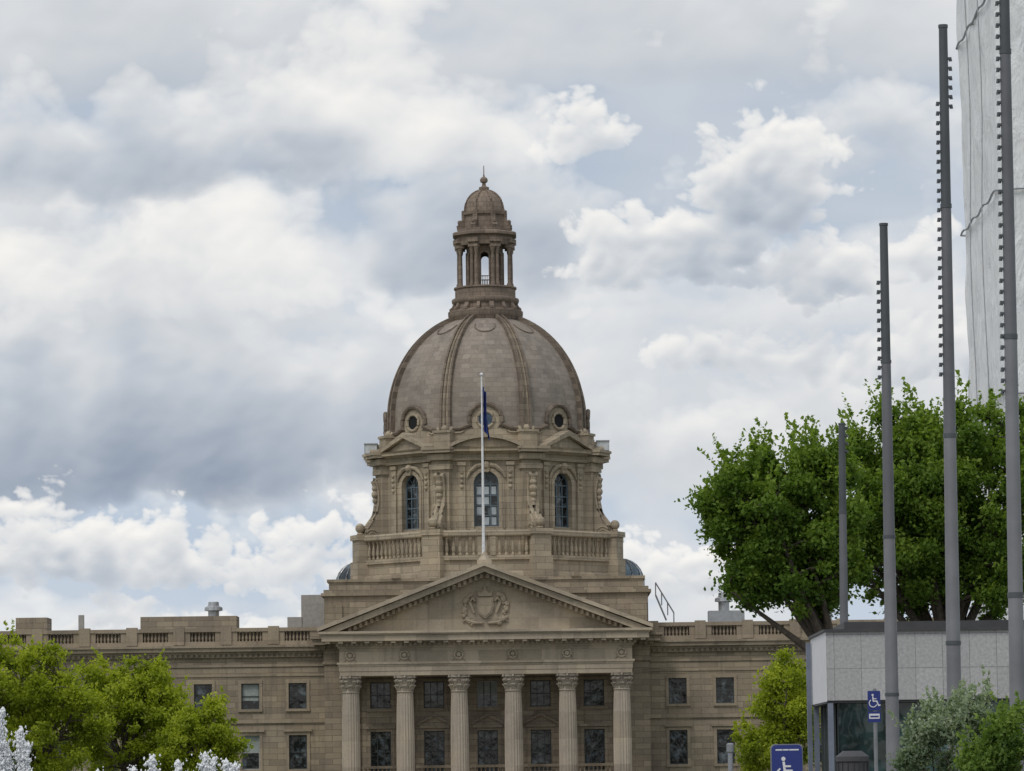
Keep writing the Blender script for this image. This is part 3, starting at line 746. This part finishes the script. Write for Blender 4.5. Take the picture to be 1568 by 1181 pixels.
for xx in range(1, 6):
    sb.tube([(x0+xx*4.3, Y0-.2+.08*math.sin(i*.8), i*ZT/24) for i in range(25)], .03, 4)
sb.obj("lacing_cables", [plain("grey_strap", (.4, .41, .43), .7)], WB)

# ================================================================== PAVILION
PV = empty("pavilion_building", (17, 92, 0))
fl_ = S(1265, 1000, 90); xL = fl_.x; zt = S(1265, 968, 90).z; zs = S(1265, 1073, 90).z
pv = MB(); XR = xL+14
granite, nt, b = mat("granite_panel")
tc = nt.new('ShaderNodeTexCoord').outputs['Object']
sp = nt.new('ShaderNodeSeparateXYZ'); nt.set(sp.inputs[0], tc); cbn = nt.new('ShaderNodeCombineXYZ'); nt.set(cbn.inputs[0], nt.m('ADD', sp.outputs[0], sp.outputs[1])); nt.set(cbn.inputs[1], sp.outputs[2])
br = nt.new('ShaderNodeTexBrick'); nt.set(br.inputs['Vector'], cbn.outputs[0]); br.offset = 0
br.inputs['Scale'].default_value = 1; br.inputs['Brick Width'].default_value = .62; br.inputs['Row Height'].default_value = .78; br.inputs['Mortar Size'].default_value = .006
br.inputs['Color1'].default_value = (.42, .42, .42, 1); br.inputs['Color2'].default_value = (.48, .48, .48, 1); br.inputs['Mortar'].default_value = (.2, .2, .2, 1)
nt.set(b.inputs['Base Color'], nt.mix(.7, br.outputs['Color'], nt.ramp(nt.noise(tc, 14, 6, .8), [(.3, (.5, .5, .51)), (.7, (1.3, 1.3, 1.3))]), 'MULTIPLY')); b.inputs['Roughness'].default_value = .7
WHT = plain("white_panel", (.70, .71, .73), .5, var=.05)
DK = plain("dark_coping", (.06, .06, .065), .6)
pv.box(xL, XR, 90, 95, zs, zt, 0)
pv.box(xL-.012, xL, 89.99, 95.01, zs-.02, zt, 1)
pv.box(xL-.06, XR+.06, 89.93, 95.07, zt, zt+.06, 2)
pv.box(xL+.5, XR-.5, 91, 94.5, zt+.06, zt+.26, 2)
pv.box(xL, XR, 90.05, 94.95, zs-.06, zs-.001, 2)
pv.box(xL+.25, XR-.2, 90.5, 94.6, 0, zs-.06, 3)
for i in range(12):
    x = xL+.25+i*1.15; pv.box(x-.03, x+.03, 90.42, 90.5, 0, zs-.06, 4)
for i in range(5):
    y = 90.45+i*1.03; pv.box(xL+.17, xL+.25, y-.03, y+.03, 0, zs-.06, 4)
pv.box(xL+.17, XR-.2, 90.4, 90.497, 1.0, 1.06, 4)
pv.box(xL+.02, xL+.14, 90.03, 90.15, 0, zs-.06, 5); pv.box(xL+.02, xL+.14, 94.7, 94.9, 0, zs-.06, 5)
pv.box(xL-.14, xL-.03, 94.7, 94.85, 0, zt-.1, 5)
pv.obj("pavilion_shell", [granite, WHT, DK, glassy("pavilion_glass", (.05, .10, .10), .05), FRAME_D, plain("steel_column", (.20, .23, .29), .5, .3)], PV, smooth=False)

# ================================================================== LIGHT MASTS
MAST_D = plain("mast_dark_steel", (.09, .10, .11), .5, .2, var=.15, scale=1.2)
MAST_L = plain("mast_grey_steel", (.215, .22, .235), .5, .2, var=.15, scale=1.2)
def mast(top, bot, d, r1, r0, studs, joints=()):
    t = S(top[0], top[1], d); bt = S(bot[0], bot[1], d)
    g = t+(bt-t)*((t.z)/(t.z-bt.z)); g.z = 0
    root = empty("light_mast", (g.x, g.y, 0)); b_ = MB()
    def at(s): return g.lerp(t, s)
    ns = 12
    b_.tube([at(i/ns*.5) for i in range(ns+1)], [r0+(r1-r0)*i/ns*.5 for i in range(ns+1)], 20, 1)
    b_.tube([at(.5001), at(.78)], [r0+(r1-r0)*.5, r0+(r1-r0)*.78], 20, 2)
    rt = r0+(r1-r0)*.78
    b_.tube([at(.7801), at(1)], [rt*1.0, r1], 20, 0); b_.tube([at(.999), at(1.003)], [r1*1.12, r1*1.12], 20, 0)
    for j in joints+(.25, .50, .78): b_.tube([at(j-.0025), at(j+.0025)], [r0+(r1-r0)*j+.012]*2, 20, 0)
    b_.lathe([(r0*2.2, 0), (r0*2.2, .05), (r0*1.3, .08), (r0*1.25, .3)], 20, g.x, g.y, 0, 1)
    for k in range(6):
        a = k*pi/3; b_.lathe([(.03, .05), (.03, .12)], 6, g.x+r0*1.8*math.cos(a), g.y+r0*1.8*math.sin(a), 0, 0)
    for (side, ya, yb_, step) in studs:
        y = ya
        while y < yb_:
            z = S(bot[0], y, d).z; s_ = z/t.z
            if s_ < 1:
                c = at(s_); r = r0+(r1-r0)*s_
                b_.box(c.x+side*(r+.02)-.035, c.x+side*(r+.02)+.035, c.y-.04, c.y+.04, c.z-.02, c.z+.025, 0)
                b_.tube([c+Vector((side*(r+.045), 0, -.05)), c+Vector((side*(r+.045), 0, .03))], [.036, .024], 8, 0)
            y += step
    b_.obj("mast_shaft", [MAST_D, MAST_L, plain("mast_mid_steel", (.15, .155, .17), .5, .2, var=.15, scale=1.2)], root)
mast((1353, 345), (1368, 1181), 76, .078, .145, [(-1, 432, 580, 14.5)])
mast((1444, 42), (1463, 1181), 76, .085, .155, [(-1, 158, 575, 14.8), (1, 90, 176, 14.5)])
mast((1533, -260), (1560, 1181), 72, .085, .155, [(-1, -200, 600, 17)])
mast((1289, 650), (1295, 1181), 106, .09, .14, [(1, 655, 700, 12)])

# ================================================================== SIGNS
BLUE = plain("sign_blue", (.018, .035, .20), .35, var=.05); WH = plain("sign_white", (.72, .73, .75), .4, var=.03); GREY = plain("sign_post_grey", (.25, .26, .27), .5, .4)
def stroke(mb, pts, w, y, mi):
    for i in range(len(pts)-1):
        a = Vector(pts[i]); c = Vector(pts[i+1]); t = (c-a).normalized(); n_ = Vector((-t.y, t.x))*w/2
        a2 = a-t*w*.3; c2 = c+t*w*.3; yy = y-.0006*i
        mb.add([(a2.x+n_.x, yy, a2.y+n_.y), (a2.x-n_.x, yy, a2.y-n_.y), (c2.x-n_.x, yy, c2.y-n_.y), (c2.x+n_.x, yy, c2.y+n_.y)], [(0, 1, 2, 3)], mi)
def wheelchair(mb, cx, cz, s, y, mi):
    P_ = lambda u, v: (cx+u*s, cz+v*s)
    mb.add([(cx+s*(-.08+.075*math.cos(a)), y-.004, cz+s*(.4+.075*math.sin(a))) for a in [i*pi/6 for i in range(12)]], [list(range(12))], mi)
    stroke(mb, [P_(-.07, .28), P_(-.04, -.02), P_(.2, -.02), P_(.32, -.32), P_(.42, -.28)], .085*s, y-.003, mi)
    stroke(mb, [P_(-.05, .14), P_(.16, .14)], .065*s, y-.006, mi)
    stroke(mb, [P_(-.06+.26*math.cos(a), -.16+.26*math.sin(a)) for a in [math.radians(125+i*21) for i in range(11)]], .06*s, y-.008, mi)
def rrect(x0, x1, z0, z1, r, n=5):
    pts = []
    for (cx, cz, a0) in ((x1-r, z1-r, 0), (x0+r, z1-r, 90), (x0+r, z0+r, 180), (x1-r, z0+r, 270)):
        for i in range(n+1):
            a = math.radians(a0+90*i/n); pts.append((cx+r*math.cos(a), cz+r*math.sin(a)))
    return pts
d = 70; p = S(1340, 1083, d)
SG = empty("accessible_parking_sign", (p.x, d, 0)); s1 = MB()
w = .13; zt_ = S(1340, 1058, d).z; zb_ = S(1340, 1106, d).z; zm_ = zt_-(zt_-zb_)*.64
s1.prism(rrect(p.x-w, p.x+w*.75, zm_+.01, zt_, .02), d, d+.006, 0); s1.prism(rrect(p.x-w, p.x+w*.75, zb_, zm_-.01, .02), d, d+.006, 0)
s1.prism(rrect(p.x-w+.02, p.x+w*.75-.02, zb_+.06, zm_-.05, .01), d-.003, d-.001, 1)
stroke(s1, [(p.x-.08, zb_+.1), (p.x+.05, zb_+.1)], .03, d-.005, 0)
wheelchair(s1, p.x-.02, (zt_+zm_)/2, .26, d-.002, 1)
s1.tube([(p.x, d+.04, 0), (p.x, d+.04, zt_+.04)], .035, 8, 2)
s1.obj("sign_panel_and_post", [BLUE, WH, GREY], SG, smooth=False)
d = 58; p = S(1205, 1160, d); k = d/F
SG2 = empty("accessible_entrance_sign", (p.x, d, 0)); s2 = MB(); w = 23*k; zt_ = S(1205, 1141, d).z
s2.prism(rrect(p.x-w, p.x+w, zt_-1.0, zt_, .06), d, d+.12, 0); s2.prism(rrect(p.x-w-.015, p.x+w+.015, zt_-1.02, zt_+.015, .07), d+.02, d+.10, 2)
for (a, b_) in ((-.16, -.07), (-.05, .02), (.04, .17)): stroke(s2, [(p.x+a, zt_-.07), (p.x+b_, zt_-.07)], .02, d-.003, 1)
wheelchair(s2, p.x-.02, zt_-.37, .42, d-.003, 1)
for ss in (-1, 1): s2.tube([(p.x+ss*w*.7, d+.06, 0), (p.x+ss*w*.7, d+.06, zt_-1.0)], .035, 8, 2)
s2.obj("sign_cabinet", [BLUE, WH, GREY], SG2, smooth=False)
BS = plain("bollard_steel", (.3, .31, .33), .4, .4)
for px, py, dd in ((1118, 1138, 90),):
    p = S(px, py, dd); bo = MB()
    bo.lathe([(.12, 0), (.12, .04), (.06, .06), (.06, p.z-.22), (.085, p.z-.2), (.085, p.z-.03), (.05, p.z)], 12, p.x, dd)
    bo.obj("bollard_light", [BS])
p = S(1305, 1150, 84); bn = MB(); bn.lathe([(.3, 0), (.33, p.z-.25), (.36, p.z-.22), (.36, p.z-.12), (.2, p.z)], 16, p.x, 84)
for i in range(16):
    a = i*pi/8; bn.tube([(p.x+.33*math.cos(a), 84+.33*math.sin(a), .05), (p.x+.345*math.cos(a), 84+.345*math.sin(a), p.z-.25)], .012, 4)
bn.obj("litter_bin", [DK])

# ================================================================== FOUNTAIN
fd = 60; FO = empty("fountain", (S(180, 1100, fd).x, fd, 0)); f1 = MB()
xa, xb = S(-260, 1100, fd).x, S(520, 1100, fd).x
for (a, b_, c, e) in ((xa, xb, fd-7, fd-6.5), (xa, xb, fd+6.5, fd+7), (xa, xa+.5, fd-6.5, fd+6.5), (xb-.5, xb, fd-6.5, fd+6.5)): f1.box(a, b_, c, e, 0, .45)
f1.obj("basin", [pav], FO, smooth=False)
wm, nt, b = mat("pool_water"); b.inputs['Base Color'].default_value = (.03, .06, .07, 1); b.inputs['Roughness'].default_value = .05
bp = nt.new('ShaderNodeBump'); bp.inputs['Strength'].default_value = .4; tc = nt.new('ShaderNodeTexCoord').outputs['Object']; nt.set(bp.inputs['Height'], nt.noise(tc, 4, 4)); nt.l.new(bp.outputs[0], b.inputs['Normal'])
f2 = MB(); f2.add([(xa+.5, fd-6.5, .3), (xb-.5, fd-6.5, .3), (xb-.5, fd+6.5, .3), (xa+.5, fd+6.5, .3)], [(0, 1, 2, 3)]); f2.obj("pool_water", [wm], FO, smooth=False)
spray, nt, b = mat("aerated_water"); b.inputs['Base Color'].default_value = (.88, .9, .92, 1); b.inputs['Roughness'].default_value = .25
f3 = MB()
jets = [(2, 1086, 1.1), (33, 1117, 1.), (232, 1160, .9), (275, 1166, .8), (313, 1154, 1.), (325, 1162, .8), (345, 1165, .9), (208, 1176, .6), (150, 1180, .6), (8, 1135, 1.4), (360, 1171, .7), (42, 1140, .8)]
for px, py, ww in jets:
    p = S(px, py, fd); H = p.z-.3; L = min(H, 1.3)
    for i in range(1300):
        t = random.random()**1.5
        blob = .55+.75*abs(mn.noise(Vector((px, t*9, 0))))*2
        z = p.z-t*L; sp_ = (.012+.075*t**.5)*ww*blob
        x = p.x+random.gauss(0, 1)*sp_+mn.noise(Vector((px*1.7, t*5, 3)))*.07; y = fd+random.gauss(0, 1)*sp_
        if random.random() < .07: x += random.gauss(0, .07); z += random.uniform(-.05, .07)
        r = random.uniform(.006, .015)
        if random.random() < .3: r *= 1.7
        s_ = random.uniform(1, 2.2)
        f3.add([(x+r, y, z), (x, y+r, z), (x-r, y, z), (x, y-r, z), (x, y, z+r*s_), (x, y, z-r*s_)],
               [(0, 1, 4), (1, 2, 4), (2, 3, 4), (3, 0, 4), (1, 0, 5), (2, 1, 5), (3, 2, 5), (0, 3, 5)])
    f3.tube([(p.x, fd, .3+(H-.2)*i/12) for i in range(13)], [.035*ww*(1-.75*i/12)*random.uniform(.7, 1.3) for i in range(13)], 8)
f3.obj("water_jets", [spray], FO, sharp=180)

# ================================================================== LIGHT
SUN_EL, SUN_AZ = math.radians(52), math.radians(215)
sl_ = bpy.data.lights.new("sun", 'SUN'); sl_.energy = 1.2; sl_.angle = math.radians(20); sl_.color = (1, .95, .88)
so = bpy.data.objects.new("sun", sl_); scene.collection.objects.link(so); so.location = (0, 0, 100)
sd_ = Vector((math.sin(SUN_AZ)*math.cos(SUN_EL), math.cos(SUN_AZ)*math.cos(SUN_EL), math.sin(SUN_EL)))
so.rotation_euler = sd_.to_track_quat('Z', 'Y').to_euler()
w = bpy.data.worlds.new("World"); scene.world = w; w.use_nodes = True
nt = NT(w.node_tree); nt.n.clear()
out = nt.new('ShaderNodeOutputWorld'); bg = nt.new('ShaderNodeBackground'); bg.inputs[1].default_value = .1; nt.l.new(bg.outputs[0], out.inputs[0])
sky = nt.new('ShaderNodeTexSky'); sky.sky_type = 'NISHITA'; sky.sun_disc = False; sky.sun_elevation = SUN_EL; sky.sun_rotation = SUN_AZ
dv = nt.new('ShaderNodeTexCoord').outputs['Generated']
n = nt.noise(nt.vm('MULTIPLY', dv, (1, 1, 2)), 3.5, 3, .5)
nt.set(bg.inputs[0], nt.mix(.8, sky.outputs[0], nt.ramp(n, [(.3, (5.0, 5.4, 6.0)), (.7, (8.6, 8.6, 8.5))])))

# ================================================================== CLOUDY SKY (curved backdrop, clouds simulated per vertex)
_tab = np.random.default_rng(11)
_perm = _tab.permutation(4096); _g = _tab.uniform(0, 2*pi, 4096); _gx = np.cos(_g); _gy = np.sin(_g)
def pn(x, y):
    xi = np.floor(x).astype(np.int64); yi = np.floor(y).astype(np.int64); fx = x-xi; fy = y-yi
    def gr(a, b, dx, dy):
        h = _perm[(_perm[a & 4095]+b) & 4095]; return _gx[h]*dx+_gy[h]*dy
    u = fx*fx*fx*(fx*(fx*6-15)+10); v = fy*fy*fy*(fy*(fy*6-15)+10)
    a = gr(xi, yi, fx, fy); b = gr(xi+1, yi, fx-1, fy); c = gr(xi, yi+1, fx, fy-1); d = gr(xi+1, yi+1, fx-1, fy-1)
    return ((a*(1-u)+b*u)*(1-v)+(c*(1-u)+d*u)*v)*1.5
def fbm(x, y, sc, octv, rough=.5, seed=0.):
    t = 0; a = 1; s = 0
    for o in range(octv):
        t = t+a*pn(x/sc*2**o+seed+o*17.3, y/sc*2**o+seed*1.7+o*9.1); s += a; a *= rough
    return t/s
def bil(x, y, sc, octv, rough=.55, seed=0.):
    t = 0; a = 1; s = 0
    for o in range(octv):
        t = t+a*(2.2*np.abs(pn(x/sc*2**o+seed+o*7.3, y/sc*2**o+seed*1.3+o*3.1))-1); s += a; a *= rough
    return t/s
def blur(a, n):
    for ax in (0, 1):
        k = 2*n+1; pad = [(0, 0), (0, 0)]; pad[ax] = (n+1, n)
        c = np.cumsum(np.pad(a, pad, mode='edge'), axis=ax)
        a = (c[k:]-c[:-k])/k if ax == 0 else (c[:, k:]-c[:, :-k])/k
    return a
LAYERS = [
  dict(cl=[(750, 700, 620, 330, .9), (1300, 720, 420, 260, .8), (1050, 90, 600, 300, .9), (250, 90, 520, 300, .9), (850, 1000, 1000, 150, .55), (1050, 480, 500, 200, .5), (150, 470, 420, 260, .9)], seed=3., bs=190, k=2.6, sh=.012, th=.10, len=220, amb=.28, soft=1, rel=3.),
  dict(cl=[(540, 190, 200, 200, .95), (200, 420, 330, 150, .8)], seed=63., bs=110, k=2.8, sh=.006, th=.14, len=150, amb=.5, soft=1, rel=4.5),
  dict(cl=[(230, 255, 400, 170, 1.0), (-60, 250, 260, 150, .8), (200, 715, 480, 310, 1.25), (-80, 710, 260, 290, 1.15), (540, 690, 280, 200, .85), (760, 400, 240, 250, .85), (1360, 230, 240, 130, .6), (1120, 670, 280, 130, .6)], seed=21., bs=130, k=2.2, sh=.026, th=.20, len=190, amb=.0, soft=1, rel=5.5),
  dict(cl=[(900, 225, 110, 120, .75), (1175, 325, 160, 190, 1.05), (1040, 425, 210, 160, .9), (1300, 440, 190, 140, .9), (1430, 570, 240, 160, .8), (1180, 560, 250, 130, .75)], seed=37., bs=85, k=2.6, sh=.036, th=.30, len=120, amb=.08, soft=0, rel=5.),
  dict(cl=[(60, 870, 200, 150, 1.05), (300, 865, 190, 120, .95), (500, 855, 190, 105, .9), (1000, 900, 210, 90, .85), (200, 945, 280, 60, .75), (430, 960, 260, 55, .65), (1130, 905, 170, 60, .55), (760, 905, 200, 60, .6)], seed=53., bs=60, k=2.8, sh=.036, th=.31, len=80, amb=.2, soft=0, rel=4.5),
]
def clouds(U, V, h):
    wx = fbm(U, V, 230, 4, .55, 5.)*80; wy = fbm(U, V, 230, 4, .55, 8.)*44
    g = np.clip((V+100)/1300, 0, 1)[..., None]
    veil = np.clip(.5+1.3*fbm(U+wx, V*2.0, 420, 4, .5, 2.), 0, 1)[..., None]
    C = (1-g)*np.array([.47, .535, .63])+g*np.array([.58, .665, .77])
    C = C*(1-.5*veil)+np.array([.72, .74, .76])*.5*veil
    for L in LAYERS:
        soft = L['soft']
        b = bil(U+wx*.4, (V+wy*.4)*1.3, L['bs'], 6, .48 if soft else .5, L['seed'])
        f = fbm(U+wx*.3, V*1.5, L['bs']*2.2, 5, .5, L['seed']+4)
        cov = np.zeros_like(U); uu = U+wx*.9; vv = V+wy*.9
        for (cx, by, hw_, ht, am) in L['cl']:
            up = (by-vv)/ht
            prof = np.where(up > 0, np.exp(-np.maximum(up, 0)**2*1.6), np.exp(-(np.minimum(up, 0)*ht/(60 if soft else 32))**2))
            cov = np.maximum(cov, am*prof*np.exp(-np.abs((uu-cx)/hw_)**2.6))
        far = np.clip((np.abs(U-784)-950)/300, 0, 1)+np.clip((-150-V)/250, 0, 1)
        cov = cov+np.clip(far, 0, 1)*np.clip(.45+.9*fbm(U, V*1.8, 500, 3, .5, L['seed']+9), 0, 1)*.8
        nz_ = (.40 if soft else .62)*b*(.35+cov*.5)+(.6 if soft else .5)*f
        if not soft: nz_ = nz_*np.clip(cov*5, 0, 1)
        tau = np.maximum(0, cov+nz_-L['th'])
        alpha = 1-np.exp(-tau*L['k']*(1.7 if soft else 4.0))
        acc = np.zeros_like(U); dec = math.exp(-h/(L['len']*.55)); cur = np.zeros(U.shape[1])
        for r in range(U.shape[0]):
            cur = cur*dec+tau[r]*h
            cur[1:-1] = cur[1:-1]*.4+.3*(cur[:-2]+cur[2:]); acc[r] = cur
        acc = blur(acc, max(1, int(6/h)))
        lit = np.exp(-acc*L['sh'])
        ts = blur(tau, 1) if h < 4 else tau; tl = blur(tau, max(1, int(8/h)))
        rel = .55*(np.gradient(ts, h, axis=0)+.4*np.gradient(ts, h, axis=1))+2.2*(np.gradient(tl, h, axis=0)+.4*np.gradient(tl, h, axis=1))
        rel = np.tanh(rel*L['rel']*1.4)*.24
        lit = np.clip(L['amb']+(1-L['amb'])*lit+rel+.18*f, 0, 1.05)[..., None]
        dark = np.array([.335, .39, .48]); mid = np.array([.56, .60, .655]); hi = np.array([.90, .89, .87])
        col = np.where(lit < .5, dark+(mid-dark)*lit*2, mid+(hi-mid)*(lit-.5)*2)
        C = C*(1-alpha[..., None])+col*alpha[..., None]
    C = .90*(C/.90)**1.2
    return C
def build_sky():
    h = 1.6; uD = np.arange(-130, 1700, h); vD = np.arange(-420, 1215, h)
    Ud, Vd = np.meshgrid(uD, vD); Cd = clouds(Ud, Vd, h)
    H = 10.; uC = np.arange(-2600, 4200, H); vC = np.arange(-1800, 1400, H); Uc, Vc = np.meshgrid(uC, vC); Cc = clouds(Uc, Vc, H)
    keep = vD > -130
    us = np.concatenate([uC[uC < -130-H], uD, uC[uC > 1700+H]]); vs_ = np.concatenate([vC[vC < -130-H], vD[keep], vC[vC > 1215+H]])
    ju = np.clip(((us-uC[0])/H).round().astype(int), 0, len(uC)-1); jv = np.clip(((vs_-vC[0])/H).round().astype(int), 0, len(vC)-1)
    C = Cc[np.ix_(jv, ju)]
    a = int((uC < -130-H).sum()); b = int((vC < -130-H).sum())
    C[b:b+int(keep.sum()), a:a+len(uD)] = Cd[keep]
    az = (us-827)/F; el = (1178-vs_)/F; R = 9000.
    A, E = np.meshgrid(az, el)
    P = np.stack([CAM.x+R*np.sin(A)*np.cos(E), R*np.cos(A)*np.cos(E), CAM.z+R*np.sin(E)], -1)
    ny, nx = A.shape; idx = np.arange(nx*ny).reshape(ny, nx)
    q = np.stack([idx[:-1, :-1], idx[:-1, 1:], idx[1:, 1:], idx[1:, :-1]], -1).reshape(-1, 4).astype(np.int32)
    me = bpy.data.meshes.new("sky"); me.vertices.add(nx*ny); me.vertices.foreach_set('co', P.astype(np.float32).ravel())
    me.loops.add(len(q)*4); me.loops.foreach_set('vertex_index', q.ravel()); me.polygons.add(len(q))
    me.polygons.foreach_set('loop_start', np.arange(0, len(q)*4, 4, dtype=np.int32)); me.polygons.foreach_set('loop_total', np.full(len(q), 4, dtype=np.int32))
    me.update(calc_edges=False)
    at = me.attributes.new('cloud', 'FLOAT_COLOR', 'POINT')
    at.data.foreach_set('color', np.concatenate([C.reshape(-1, 3), np.ones((nx*ny, 1))], 1).astype(np.float32).ravel())
    m = bpy.data.materials.new("cloudy_sky"); m.use_nodes = True; t = m.node_tree; t.nodes.clear()
    o = t.nodes.new('ShaderNodeOutputMaterial'); e = t.nodes.new('ShaderNodeEmission'); a_ = t.nodes.new('ShaderNodeAttribute'); a_.attribute_name = 'cloud'
    t.links.new(a_.outputs['Color'], e.inputs[0]); t.links.new(e.outputs[0], o.inputs[0]); e.inputs[1].default_value = 1.0
    m.cycles.emission_sampling = 'NONE'
    me.materials.append(m); ob = bpy.data.objects.new("sky", me); scene.collection.objects.link(ob)
build_sky()
